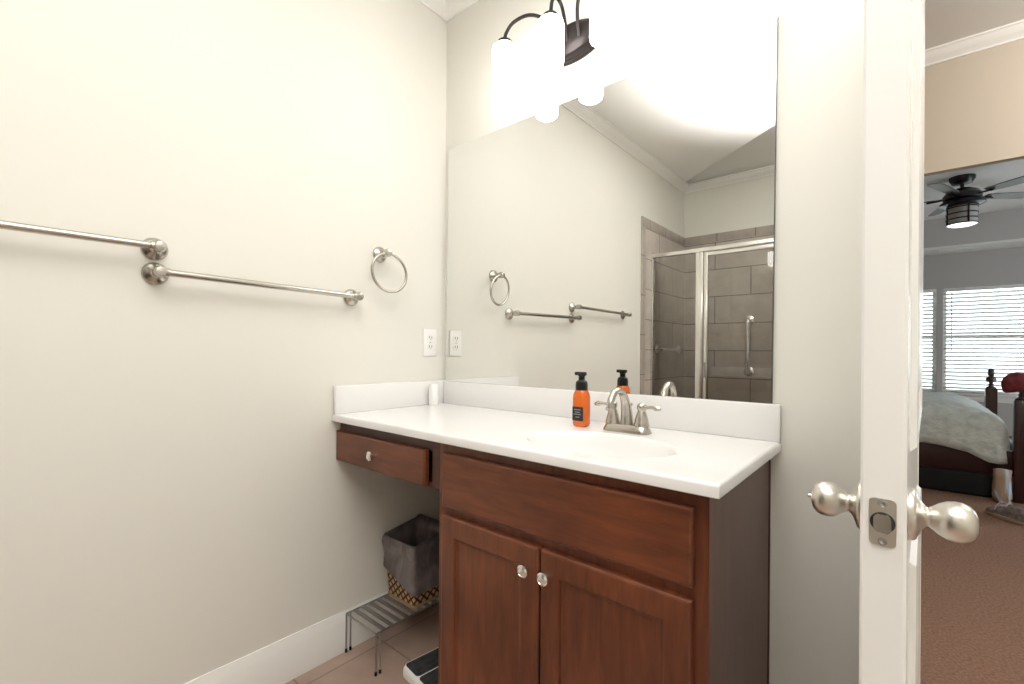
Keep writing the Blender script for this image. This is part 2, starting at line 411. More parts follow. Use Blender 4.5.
struct('wall_tray', ts, MAT['greywall'], 0)
struct('ceiling_tray', MB().box(BX0 - .1, BY0, TRAY, BX1 + .1, BY1, TRAY + .05), MAT['ceil'], 0)
tr = MB().box(W1[0] - .1, BY1 - .05, WZ0 - .03, W2[1] + .1, BY1 + .02, WZ0, .006).box(W1[0] - .06, BY1 - .018, WZ0 - .12, W2[1] + .06, BY1, WZ0 - .03, .004)
struct('trim_window_sill', tr, MAT['trim'])
struct('ground', MB().box(-40, BY1 + 1, -1.1, 60, 90, -1.0), MAT['ground'], 0)
def window(idx, x0, x1, y, z0, z1):
    o = bpy.data.objects.new('window_%d' % idx, None); COL.objects.link(o); o.location = (x0, y, z0); o['kind'] = 'structure'
    f = MB(); t = .045
    f.box(x0, y, z0, x0 + t, y + .06, z1).box(x1 - t, y, z0, x1, y + .06, z1).box(x0 + t, y, z0, x1 - t, y + .06, z0 + t).box(x0 + t, y, z1 - t, x1 - t, y + .06, z1)
    zm = 1.177 + .27
    f.box(x0 + t, y + .005, zm - .03, x1 - t, y + .055, zm + .03)
    f.build('window_frame', MAT['trim'], o)
    MB().box(x0 + t, y + .028, z0 + t, x1 - t, y + .032, zm - .03).build('lower_pane', MAT['pane'], o)
    MB().box(x0 + t, y + .028, zm + .03, x1 - t, y + .032, z1 - t).build('upper_pane', MAT['pane'], o)
window(1, W1[0], W1[1], BY1 + .075, WZ0, WZ1)
window(2, W2[0], W2[1], BY1 + .075, WZ0, WZ1)
w3 = bpy.data.objects.new('window_3', None); COL.objects.link(w3); w3.location = (BX1 + .03, 3.2, .6); w3['kind'] = 'structure'  # unseen side opening added to let more sky light into the bedroom
f = MB()
for y in (3.2, 4.44, 5.70, 6.94): f.box(BX1 + .03, y, .6, BX1 + .08, y + .06, 2.3)
f.box(BX1 + .03, 3.2, .6, BX1 + .08, 7.0, .66).box(BX1 + .03, 3.2, 2.24, BX1 + .08, 7.0, 2.3)
f.build('window_frame', MAT['trim'], w3)

# ------------------------------------------------------------------ shower tiling (seen in the mirror)
SY = -2.350
struct('wall_shower_rear', MB().box(0, RY, 0, 1.5, RY + .012, 2.225), MAT['tilerear'], 0)
struct('trim_shower_rear', MB().box(0, RY, 2.225, 1.5, RY + .014, 2.302, .003), MAT['tilebordx'])
struct('wall_shower_left', MB().box(0, RY + .012, 0, .012, -2.225, 2.225), MAT['tileleft'], 0)
struct('trim_shower_left', MB().box(0, RY + .012, 2.225, .014, -2.160, 2.302, .003), MAT['tilebordy'])
struct('trim_shower_edge', MB().box(0, -2.225, 0, .014, -2.160, 2.225, .003), MAT['tilebordz'])
struct('trim_shower_band', MB().box(.27, RY + .006, .960, 1.5, RY + .0125, 1.045), MAT['paleband'], 0)  # paler strip set flush in the rear tile
struct('wall_shower_end', MB().box(1.5, RY, 0, 1.62, SY + .02, CZ), MAT['wall'], 0)
struct('trim_shower_curb', MB().box(0.014, SY - .07, 0, 1.5, SY + .07, .12, .006), MAT['tilerear'])
def shower():
    t = thing('shower_enclosure', 'framed glass shower enclosure seen in the mirror with fixed panel and door', 'shower', (.75, SY, .12))
    zt = 2.01
    MB().box(.014, SY - .02, zt - .032, 1.5, SY + .02, zt, .003).build('header_rail', MAT['alum'], t)
    MB().box(.014, SY - .018, .12, 1.5, SY + .018, .15, .003).build('bottom_rail', MAT['alum'], t)
    MB().box(.014, SY - .015, .15, .032, SY + .015, zt - .032, .002).build('wall_jamb', MAT['alum'], t)
    MB().box(1.48, SY - .015, .15, 1.5, SY + .015, zt - .032, .002).build('wall_jamb', MAT['alum'], t)
    MB().box(.388, SY - .016, .15, .444, SY + .016, zt - .032, .003).build('post', MAT['alum'], t)
    MB().box(.032, SY - .003, .15, .388, SY + .003, zt - .032).build('fixed_glass', MAT['clear'], t)
    d = MB()
    d.box(.454, SY - .014, .16, .482, SY + .018, zt - .04, .003).box(1.44, SY - .014, .16, 1.468, SY + .018, zt - .04, .003)
    d.box(.482, SY - .014, zt - .068, 1.44, SY + .018, zt - .04, .003).box(.482, SY - .014, .16, 1.44, SY + .018, .19, .003)
    dr = d.build('door', MAT['alum'], t)
    MB().box(.482, SY - .003, .19, 1.44, SY + .003, zt - .068).build('glass', MAT['clear'], dr)
    MB().box(.462, SY + .018, .98, .478, SY + .04, 1.10, .004).build('handle', MAT['steelw'], dr)
shower()
def grab_bar(label, p, q, out, r=.016):
    p, q, out = Vector(p), Vector(q), Vector(out)
    t = thing('grab_bar', label, 'grab bar', p)
    d = (q - p).normalized(); s = .055
    k = []
    for i in range(7):
        a = R(90 * i / 6); k.append((1 - math.cos(a), math.sin(a)))
    pts = [p + out * .006] + [p + out * (.02 + (s - .02) * b) + d * (.03 * a) for a, b in k]
    pts += [q + out * (.02 + (s - .02) * b) - d * (.03 * a) for a, b in reversed(k)] + [q + out * .006]
    MB().tube(pts, r, 16).build('bar', MAT['chrome'], t)
    for e in (p, q):
        MB().lathe([(.044, 0), (.044, .004), (.038, .009), (.02, .012)], e, out, 24).build('flange', MAT['chrome'], t)
grab_bar('upright chrome grab bar on the tiled rear shower wall seen in the mirror', (.60, RY + .013, 1.005), (.60, RY + .013, 1.47), (0, 1, 0), .022)
grab_bar('level chrome grab bar on the left shower wall behind the fixed glass panel', (.013, -2.97, 1.20), (.013, -2.46, 1.20), (1, 0, 0), .012)

# ------------------------------------------------------------------ vanity
CT = .930                        # worktop height
def rect_loft(mb, x0, x1, z0, z1, rings, yb, sgn=-1):
    """concentric rectangles in the xz plane: (inset, out from yb)"""
    rr = [[(x0 + i, yb + sgn * o, z0 + i), (x1 - i, yb + sgn * o, z0 + i), (x1 - i, yb + sgn * o, z1 - i), (x0 + i, yb + sgn * o, z1 - i)] for i, o in rings]
    return mb.loft(rr, True, True, True)
def knob(x, y, z, parent, s=1.0):
    MB().lathe([(.0075 * s, 0), (.0075 * s, .004), (.0070 * s, .011), (.0075 * s, .015), (.0145 * s, .0185), (.0165 * s, .022), (.0160 * s, .0255), (.0115 * s, .0285), (.0108 * s, .0275), (.004 * s, .029)], (x, y, z), (0, -1, 0), 28).build('knob', MAT['chrome'], parent)
FY = -.533                       # face frame plane
CX0, CX1 = .587, 1.384
def vanity():
    t = thing('vanity_cabinet', 'cherry brown vanity cabinet with two doors under the sink', 'cabinet', ((CX0 + CX1) / 2, -.27, 0))
    b = MB()
    b.box(CX0, FY + .02, .10, CX0 + .016, -.004, CT - .030).box(CX0 + .016, -.02, .10, CX1 - .02, -.004, CT - .030).box(CX0 + .016, FY + .02, .10, CX1 - .02, -.02, .116)
    b.box(CX0 + .03, FY + .08, 0, CX1 - .02, FY + .095, .10)
    b.build('body', MAT['wooddark'], t, 0)
    f = MB()
    f.box(CX0, FY, .10, CX0 + .04, FY + .02, CT - .030).box(CX1 - .04, FY, .10, CX1, FY + .02, CT - .030)
    f.box(CX0 + .04, FY, .86, CX1 - .04, FY + .02, CT - .030).box(CX0 + .04, FY, .655, CX1 - .04, FY + .02, .735).box(CX0 + .04, FY, .10, CX1 - .04, FY + .02, .15)
    f.build('face_frame', MAT['woodv'], t, 0)
    MB().box(CX1 - .02, FY + .02, 0, CX1 - .0005, -.012, CT - .030).build('side_panel', MAT['woodside'], t, 0)
    MB().box(CX1 - .018, -.0115, 0, CX1 + .003, -.001, CT - .030, .002).build('scribe_strip', MAT['wooddark'], t)
    m = MB(); rect_loft(m, .617, 1.357, .711, .871, [(0, 0), (0, .014), (.002, .017), (.006, .019)], FY)
    m.build('drawer_front', MAT['woodh'], t, 20)
    prof = [(0, 0), (0, .014), (.002, .017), (.006, .019), (.054, .019), (.058, .0175), (.060, .0125), (.064, .0115), (.068, .009), (.072, .0088)]
    for nm, x0, x1, kx in (('door', .615, .980, .932), ('door', .986, 1.357, .994)):
        m = MB(); rect_loft(m, x0, x1, .125, .685, prof, FY)
        d = m.build(nm, MAT['woodv'], t, 20)
        knob(kx + .017, FY - .019, .627, d)
    # shallow drawer over the knee space
    t = thing('drawer_unit', 'shallow cherry brown drawer box between left wall and vanity cabinet', 'drawer', (.29, -.27, .748))
    b = MB()
    b.box(.004, FY, .748, .022, FY + .02, CT - .030).box(.022, FY, .862, .552, FY + .02, CT - .030).box(.552, FY, .748, CX0 - .001, FY + .02, CT - .030).box(.022, FY, .748, .552, FY + .02, .765)
    b.box(.004, FY + .02, .748, .016, -.004, CT - .030).box(CX0 - .013, FY + .02, .748, CX0 - .001, -.004, CT - .030)
    b.box(.016, FY + .02, .752, CX0 - .013, -.004, .760)
    b.build('case', MAT['wooddark'], t, 0)
    m = MB(); rect_loft(m, .002, .535, .752, .866, [(0, 0), (0, .014), (.002, .017), (.006, .019)], FY)
    d = m.build('drawer_front', MAT['woodh'], t, 20)
    knob(.268, FY - .019, .811, d)
vanity()
SX, SYC, SA, SB = 1.035, -.362, .212, .148       # basin
X1C, YF = 1.412, -.567
def countertop():
    t = thing('countertop', 'glossy white one piece countertop with oval sink over the brown vanity', 'countertop', (X1C / 2, -.28, CT - .030))
    angs = [2 * PI * i / 96 for i in range(96)]
    x0, x1, y0, y1 = .002, X1C, YF, -.003
    for px, py in ((x0, y0), (x1, y0), (x1, y1), (x0, y1)): angs.append(math.atan2(py - SYC, px - SX) % (2 * PI))
    angs = sorted(set(round(a, 6) for a in angs))
    def rectpt(a, ins=0):
        c, s = math.cos(a), math.sin(a)
        k = min(((x1 - SX) / c if c > 1e-9 else (x0 - SX) / c if c < -1e-9 else 1e9), ((y1 - SYC) / s if s > 1e-9 else (y0 - SYC) / s if s < -1e-9 else 1e9))
        x, y = SX + c * k, SYC + s * k
        return (min(max(x, x0 + ins), x1 - ins), min(max(y, y0 + ins), y1 - ins))
    def ring(sc, z):
        return [(SX + SA * sc * math.cos(a), SYC + SB * sc * math.sin(a), z) for a in angs]
    rr = [[(*rectpt(a, .006), CT - .029) for a in angs], [(*rectpt(a), CT - .026) for a in angs], [(*rectpt(a), CT - .006) for a in angs], [(*rectpt(a, .002), CT - .002) for a in angs], [(*rectpt(a, .006), CT) for a in angs], [(*rectpt(a, .010), CT) for a in angs], [(*rectpt(a, .014), CT) for a in angs],
          ring(1.03, CT)]
    m = MB().loft(rr)
    m.loft([[(*rectpt(a, .006), CT - .029) for a in angs], ring(1.0, CT - .029)])
    m.build('slab', MAT['counter'], t, 40)
    prof = [(1.03, 0), (1.0, -.002), (.975, -.007), (.95, -.016), (.91, -.035), (.85, -.062), (.75, -.09), (.6, -.112), (.4, -.126), (.2, -.132), (.10, -.134)]
    MB().loft([ring(s, CT + h) for s, h in prof], True, False, True).build('basin', MAT['counter'], t, 60)
    MB().lathe([(.024, 0), (.024, .002), (.018, .004), (.016, .001), (.002, .001)], (SX, SYC, CT - .133), (0, 0, 1)).build('drain', MAT['chrome'], t)
    MB().box(.021, -.024, CT, X1C, -.003, 1.034, .003).build('backsplash', MAT['counter'], t)
    MB().box(.002, YF + .002, CT, .021, -.003, 1.038, .003).build('side_splash', MAT['counter'], t)
countertop()
def faucet():
    x, y, z = 1.018, -.150, CT + .0006
    t = thing('faucet', 'brushed nickel two handle faucet with arched spout on the white countertop', 'faucet', (x, y, z))
    rr = []
    for hx, hy, h in ((.077, .029, 0), (.077, .029, .004), (.075, .027, .010), (.070, .022, .021), (.068, .020, .023)):
        rr.append([(px, py, z + h) for px, py in rrect(x, y, hx, hy, min(hy * .98, .026), 6)])
    MB().loft(rr, True, True, True).build('base_plate', MAT['nickel'], t)
    pts = bez([(x, y, z + .02), (x, y - .002, z + .055), (x, y - .013, z + .096), (x, y - .042, z + .126), (x, y - .080, z + .126), (x, y - .103, z + .102), (x, y - .108, z + .082)], 6)
    n = len(pts)
    rad = []
    for i in range(n):
        k = i / (n - 1); rad.append(.0210 - .0110 * min(1, k / .5) + .0005 * k)
    s = MB().tube(pts, rad, 20).build('spout', MAT['nickel'], t)
    MB().lathe([(.013, 0), (.013, .008), (.010, .009), (.010, .003)], pts[-1] + Vector((0, 0, -.006)), (0, -.1, 1)).build('aerator', MAT['nickel'], s)
    for sg in (-1, 1):
        hx = x + sg * .048
        h = MB().lathe([(.0235, 0), (.0235, .004), (.0215, .010), (.019, .022), (.0135, .040), (.011, .046), (.0125, .049), (.014, .055), (.0135, .062), (.009, .068), (.003, .070)], (hx, y, z + .022), (0, 0, 1)).build('handle', MAT['nickel'], t)
        pl = [Vector((hx + sg * d, y - .006 * d / .06 * 1.0, z + .078 + dz)) for d, dz in ((.004, 0), (.014, .001), (.024, .002), (.036, .003), (.048, .002), (.058, .000), (.063, -.001))]
        MB().tube(pl, [(.0075, .0075), (.006, .006), (.005, .005), (.0055, .006), (.009, .0075), (.007, .006), (.002, .002)], 16).build('lever', MAT['nickel'], h)
    MB().cyl((x, y + .022, z + .02), (x, y + .022, z + .075), .003).lathe([(.003, 0), (.007, .004), (.0075, .010), (.004, .014)], (x, y + .022, z + .075)).build('lift_rod', MAT['nickel'], t)
faucet()
def soap():
    x, y, z = .859, -.158, CT + .0005
    t = thing('soap_bottle', 'clear orange foaming hand soap bottle with black pump beside the faucet', 'soap bottle', (x, y, z))
    a = R(2)
    def rot(p): return (x + p[0] * math.cos(a) - p[1] * math.sin(a), y + p[0] * math.sin(a) + p[1] * math.cos(a))
    def ring(h, hw, hd, r): return [(*rot(p), z + h) for p in rrect(0, 0, hw, hd, r, 6)]
    rr = [ring(0, .021, .018, .016), ring(.003, .0245, .0215, .018), ring(.010, .0265, .024, .017), ring(.06, .0265, .024, .017), ring(.098, .0262, .0235, .017), ring(.108, .0245, .0225, .018), ring(.116, .0215, .0205, .018), ring(.121, .0185, .018, .017)]
    MB().loft(rr, True, True, True).build('bottle', MAT['soap'], t)
    MB().lathe([(.0205, 0), (.0205, .018), (.0185, .028), (.0125, .033), (.0105, .034), (.0105, .046), (.013, .047), (.013, .0535), (.010, .056)], (x, y, z + .119)).build('collar', MAT['black'], t)
    p = MB()
    dx, dy = math.cos(a), math.sin(a)
    ring2 = lambda h, s: [(*rot(q), z + h) for q in rrect(-.004, 0, .021 * s, .010 * s, .008 * s, 5)]
    p.loft([ring2(.168, .9), ring2(.170, 1), ring2(.176, 1), ring2(.179, .9)], True, True, True)
    p.build('pump_head', MAT['black'], t)
    l = MB(); l2 = MB()
    def face(mb, u0, u1, h0, h1, d):
        mb.loft([[(*rot((u, -d)), z + h) for u, h in ((u0, h0), (u1, h0), (u1, h1), (u0, h1))], [(*rot((u, -d - .0006)), z + h) for u, h in ((u0, h0), (u1, h0), (u1, h1), (u0, h1))]], True, True, True)
    face(l, -.020, .020, .020, .066, .0241)
    lb = l.build('label', MAT['label'], t)
    for h, u in ((.055, .014), (.047, .010), (.040, .015), (.031, .008)): face(l2, -u, u * .8, h, h + .0025, .0247)
    l2.build('print', MAT['labelink'], lb)
soap()
c = MB()
prof = [(.018, 0), (.0198, .004), (.0205, .030), (.0198, .072), (.0190, .074)]
tc = thing('air_freshener', 'small white plastic container in the corner of the countertop', 'container', (.046, -.105, CT + .0005))
MB().lathe(prof, (.046, -.105, CT + .0005), n=24).build('body', MAT['white'], tc)
MB().lathe([(.0192, 0), (.0192, .014), (.016, .019), (.004, .020)], (.046, -.105, CT + .0748), n=24).build('cap', MAT['white'], tc)

# ------------------------------------------------------------------ mirror, light, towel hardware, outlet
m = thing('wall_mirror', 'large frameless wall mirror above the white backsplash', 'mirror', (.71, -.003, 1.0345))
def slab(e, y0, y1):
    q = lambda y: [(.026 - e, y, 1.0345), (1.388 + e, y, 1.0345), (1.3955 + e, y, 2.120 + e), (.033 - e, y, 2.120 + e)]
    return MB().loft([q(y0), q(y1)], True, True, True)
slab(0, -.012, -.0085).build('glass', MAT['mirror'], m, 0)
slab(.0018, -.0084, -.0008).build('backing', MAT['mirroredge'], m, 0)

def vanity_light():
    lx, lz = .715, 2.332
    t = thing('vanity_light', 'dark bronze wall light with three lit frosted glass shades above the mirror', 'wall light', (lx, 0, lz))
    p = MB(); rr = []
    for k, d in ((1.0, .001), (1.0, .008), (.97, .011), (.95, .011), (.93, .020), (.91, .022), (.89, .022), (.86, .034), (.78, .042), (.6, .046), (.3, .048)):
        rr.append([(lx + .142 * k * math.cos(2 * PI * i / 56), -d, lz + (.070 * k) * math.sin(2 * PI * i / 56)) for i in range(56)])
    p.loft(rr, True, True, True)
    bp = p.build('back_plate', MAT['bronze'], t)
    for sx in (-.085, .085): MB().lathe([(.006, 0), (.006, .003), (.003, .007)], (lx + sx, -.0385, lz - .01), (0, -1, 0), 16).build('screw', MAT['bronze'], bp)
    for i in (-1, 0, 1):
        sx = lx + i * .215; top = 2.350; sy = -.150
        st = lx + i * .052
        pts = bez([(st, -.044, lz - .012), (st + i * .004, -.062, lz + .03), (lx + i * .075, -.088, lz + .082), (lx + i * .125, -.115, lz + .106), (lx + i * .178, -.140, lz + .090), (lx + i * .207, -.150, lz + .056), (sx, sy, top + .012)], 8) if i else \
              bez([(st, -.044, lz - .012), (st, -.058, lz + .05), (st, -.080, lz + .098), (st, -.112, lz + .112), (st, -.140, lz + .085), (sx, sy, top + .012)], 8)
        a = MB().tube(pts, .0065, 12).build('arm', MAT['bronze'], t)
        c = MB().lathe([(.0065, .022), (.012, .018), (.026, .010), (.030, .004), (.030, -.004), (.026, -.004)], (sx, sy, top), n=24).build('cap', MAT['bronze'], a)
        s = MB().lathe([(.024, .0), (.037, -.004), (.045, -.012), (.048, -.024), (.048, -.150), (.046, -.162), (.038, -.169)], (sx, sy, top - .0045), n=32, cap=True)
        s.build('shade', MAT['shade'], t)
vanity_light()

def flange(o, out, parent, nm='post'):
    o, out = Vector(o), Vector(out)
    MB().lathe([(.033, 0), (.033, .004), (.030, .009), (.024, .013), (.0150, .018), (.0115, .025), (.0115, .036), (.0140, .040), (.0160, .048), (.0160, .066), (.0130, .072), (.004, .074)], o, out, 28).build(nm, MAT['nickel'], parent)
def towel_bar(label, y0, y1, z0, z1, group):
    t = thing('towel_bar', label, 'towel bar', (0.0005, y0, z0), group)
    flange((.0005, y0, z0), (1, 0, 0), t); flange((.0005, y1, z1), (1, 0, 0), t)
    a, b = Vector((.057, y0, z0)), Vector((.057, y1, z1)); d = (b - a).normalized()
    MB().cyl(a + d * .012, b - d * .012, .0100, n=20).build('bar', MAT['nickel'], t)
    for e, s in ((a, 1), (b, -1)):
        MB().lathe([(.0140, .010), (.0140, .017), (.0125, .021), (.0102, .022)], e, d * s, 20).build('collar', MAT['nickel'], t)
towel_bar('brushed nickel towel bar running out of the left edge, the higher of two', -1.84, -1.122, 1.462, 1.466, 'towel bars on the left wall')
towel_bar('brushed nickel towel bar below the towel ring, the lower of two', -1.120, -.492, 1.395, 1.383, 'towel bars on the left wall')
t = thing('towel_ring', 'round brushed nickel towel ring on the left wall above the outlet', 'towel ring', (.0005, -.362, 1.574))
flange((.0005, -.362, 1.574), (1, 0, 0), t)
rc = Vector((.058, -.352, 1.494)); ra = .0775
tl = Vector((.10, 1, 0)).normalized(); tu = Vector((.05, -.1, 1)).normalized()
MB().tube([rc + tl * (ra * math.cos(2 * PI * i / 56)) + tu * (ra * math.sin(2 * PI * i / 56)) for i in range(56)], .0058, 12, True).build('ring', MAT['nickel'], t)
def outlet():
    y, z = -.092, 1.213
    t = thing('wall_outlet', 'white double wall outlet on the left wall beside the mirror edge', 'outlet', (.0005, y, z - .062))
    MB().box(.0005, y - .039, z - .062, .006, y + .039, z + .062, .003).build('cover_plate', MAT['white'], t)
    for dz in (-.021, .021):
        ring = [(y + .0165 * math.cos(a) , z + dz + max(-.0135, min(.0135, .0175 * math.sin(a)))) for a in [2 * PI * i / 24 for i in range(24)]]
        s = MB().loft([[(.0062, p, q) for p, q in ring], [(.0085, p, q) for p, q in ring]], True, True, True).build('socket', MAT['white'], t)
        h = MB().box(.0086, y - .0085, z + dz - .003, .0089, y - .0052, z + dz + .009).box(.0086, y + .0052, z + dz - .002, .0089, y + .0082, z + dz + .008).cyl((.0086, y, z + dz - .008), (.0089, y, z + dz - .0085), .0032, n=12)
        h.build('slots', MAT['slot'], s)
    MB().lathe([(.003, 0), (.003, .001), (.001, .0015)], (.0061, y, z), (1, 0, 0), 12).build('screw', MAT['steelw'], t)
outlet()

# ------------------------------------------------------------------ knee space: wire rack, waste basket, liner, scale
RX0, RX1, RYF, RYB, RZ = .021, .222, -.512, -.06, .150
def rack():
    t = thing('wire_rack', 'low grey wire shelf rack on the tile floor along the left wall', 'rack', ((RX0 + RX1) / 2, -.28, 0))
    f = MB(); r = .0032
    f.tube([(RX0, RYF, RZ), (RX0, RYB, RZ)], r).tube([(RX1, RYF, RZ), (RX1, RYB, RZ)], r).tube([(RX0, RYF, RZ), (RX1, RYF, RZ)], r).tube([(RX0, RYB, RZ), (RX1, RYB, RZ)], r)
    f.build('frame', MAT['steelw'], t)
    n = 13
    for i in range(1, n):
        y = RYF + (RYB - RYF) * i / n
        MB().box(RX0 + .003, y - .0085, RZ - .0015, RX1 - .003, y + .0085, RZ + .0025, .001).build('slat', MAT['steelw'], t)
    for x in (RX0, RX1):
        for y, s in ((RYF, 1), (RYB, -1)):
            yy = y + s * .018
            l = MB().tube([(x, y, RZ), (x, y, .008)], r).tube([(x, yy, RZ), (x, yy, .008)], r).build('leg', MAT['steelw'], t)
            MB().cyl((x, y, 0.0005), (x, y, .014), .0052, .0045, 12).cyl((x, yy, 0.0005), (x, yy, .014), .0052, .0045, 12).build('foot', MAT['rubber'], l)
rack()
BXC, BYC, BZ = .112, -.250, RZ + .0042
def basket():
    t = thing('waste_basket', 'square woven look waste basket in brown lattice lined with grey bag', 'bin', (BXC, BYC, BZ))
    def ring(h, ins=0):
        k = h / .26
        return [(px, py, BZ + h) for px, py in rrect(BXC, BYC, .088 + .012 * k - ins, .074 + .018 * k - ins, .012, 4)]
    MB().loft([ring(.004, .006), ring(0, .008), ring(0, 0), ring(.13), ring(.228), ring(.231, .004), ring(.13, .004), ring(.004, .006)], True, True, False).build('shell', MAT['lattice'], t)
    b = MB()
    for h, o in ((.001, .0025), ):
        b.loft([ring(h, -.0005), ring(h, -.003), ring(h + .010, -.003), ring(h + .010, -.0005)])
    b.build('base_band', mat('tan_base_band', (.42, .27, .15), .6), t)
    # liner
    l = MB(); N = 72
    pr = []
    base = rrect(0, 0, 1, 1, .16, 17)
    rings = []
    def pt(i, h, off, amp, seed):
        u, v = base[i]; k = h / .26
        hx, hy = .088 + .012 * k + off, .074 + .018 * k + off
        q = Vector((u * 2.2 + seed, v * 2.2, h * 9))
        d = noise.noise(q) * amp + noise.noise(q * 2.7) * amp * .5
        x = BXC + u * (hx + d); y = BYC + v * (hy + d)
        return [max(x, .012 if off <= 0 else .0065), y, BZ + h]
    nb = len(base)
    def hem(i):
        u, v = base[i]
        b_ = .075 + .035 * noise.noise(Vector((u * 1.3 + 3, v * 1.3, 5))) + .02 * noise.noise(Vector((u * 4, v * 4, 9)))
        if v < -.5: b_ += .045 * (u + .6)          # hangs lower at the near right corner
        if u > .8: b_ += .06
        return max(.05, min(.19, b_ + .05))
    rings.append([pt(i, .03, -.022, .002, 1) for i in range(nb)])
    rings.append([pt(i, .12, -.016, .005, 1) for i in range(nb)])
    rings.append([pt(i, .20, -.012, .005, 1) for i in range(nb)])
    rings.append([pt(i, .238, -.008, .002, 1) for i in range(nb)])
    rg = []
    for i in range(nb):
        p = pt(i, .249, .001, .001, 2); p[2] += .010 * noise.noise(Vector((base[i][0] * 1.5, base[i][1] * 1.5, 1))) + .004 + .036 * max(0, base[i][1]) ** 2; rg.append(p)
    rings.append(rg)
    rings.append([pt(i, .243, .0075, .001, 3) for i in range(nb)])
    for f_ in (.15, .3, .45, .6, .75, .9, 1.0):
        rings.append([pt(i, .243 - hem(i) * f_, .009 + .004 * f_, .009 * min(1, f_ * 2), 3) for i in range(nb)])
    l.loft(rings, True, True, False)
    o = l.build('bin_liner', MAT['liner'], None, 180)
    tag(o, 'grey plastic bag folded over the rim of the brown lattice bin', 'bag')
basket()
def scale():
    a = R(9); c0 = Vector((.282, -.452, 0))
    dx = Vector((math.cos(a), math.sin(a) , 0)); dx = Vector((math.cos(R(-8)), math.sin(R(-8)), 0)); dy = Vector((-dx.y, dx.x, 0))
    W, D = .285, .275
    t = thing('bathroom_scale', 'white bathroom scale with dark ribbed mat on the tile beside the cabinet', 'scale', c0 + dx * W / 2 + dy * D / 2)
    def ring(ins, z, r): return [c0 + dx * (W / 2 + px) + dy * (D / 2 + py) + Vector((0, 0, z)) for px, py in rrect(0, 0, W / 2 - ins, D / 2 - ins, r, 6)]
    MB().loft([ring(.006, .001, .03), ring(0, .006, .034), ring(0, .026, .034), ring(.005, .034, .03), ring(.012, .036, .026)], True, True, True).build('body', MAT['white'], t)
    def pad(x0, x1, y0, y1):
        pts = rrect((x0 + x1) / 2, (y0 + y1) / 2, (x1 - x0) / 2, (y1 - y0) / 2, .012, 4)
        q = lambda z: [c0 + dx * px + dy * py + Vector((0, 0, z)) for px, py in pts]
        MB().loft([q(.0362), q(.0385)], True, True, True).build('mat', MAT['mat_dark'], t)
    pad(.014, .100, .014, D - .014); pad(.107, W - .014, .014, D - .014)
scale()

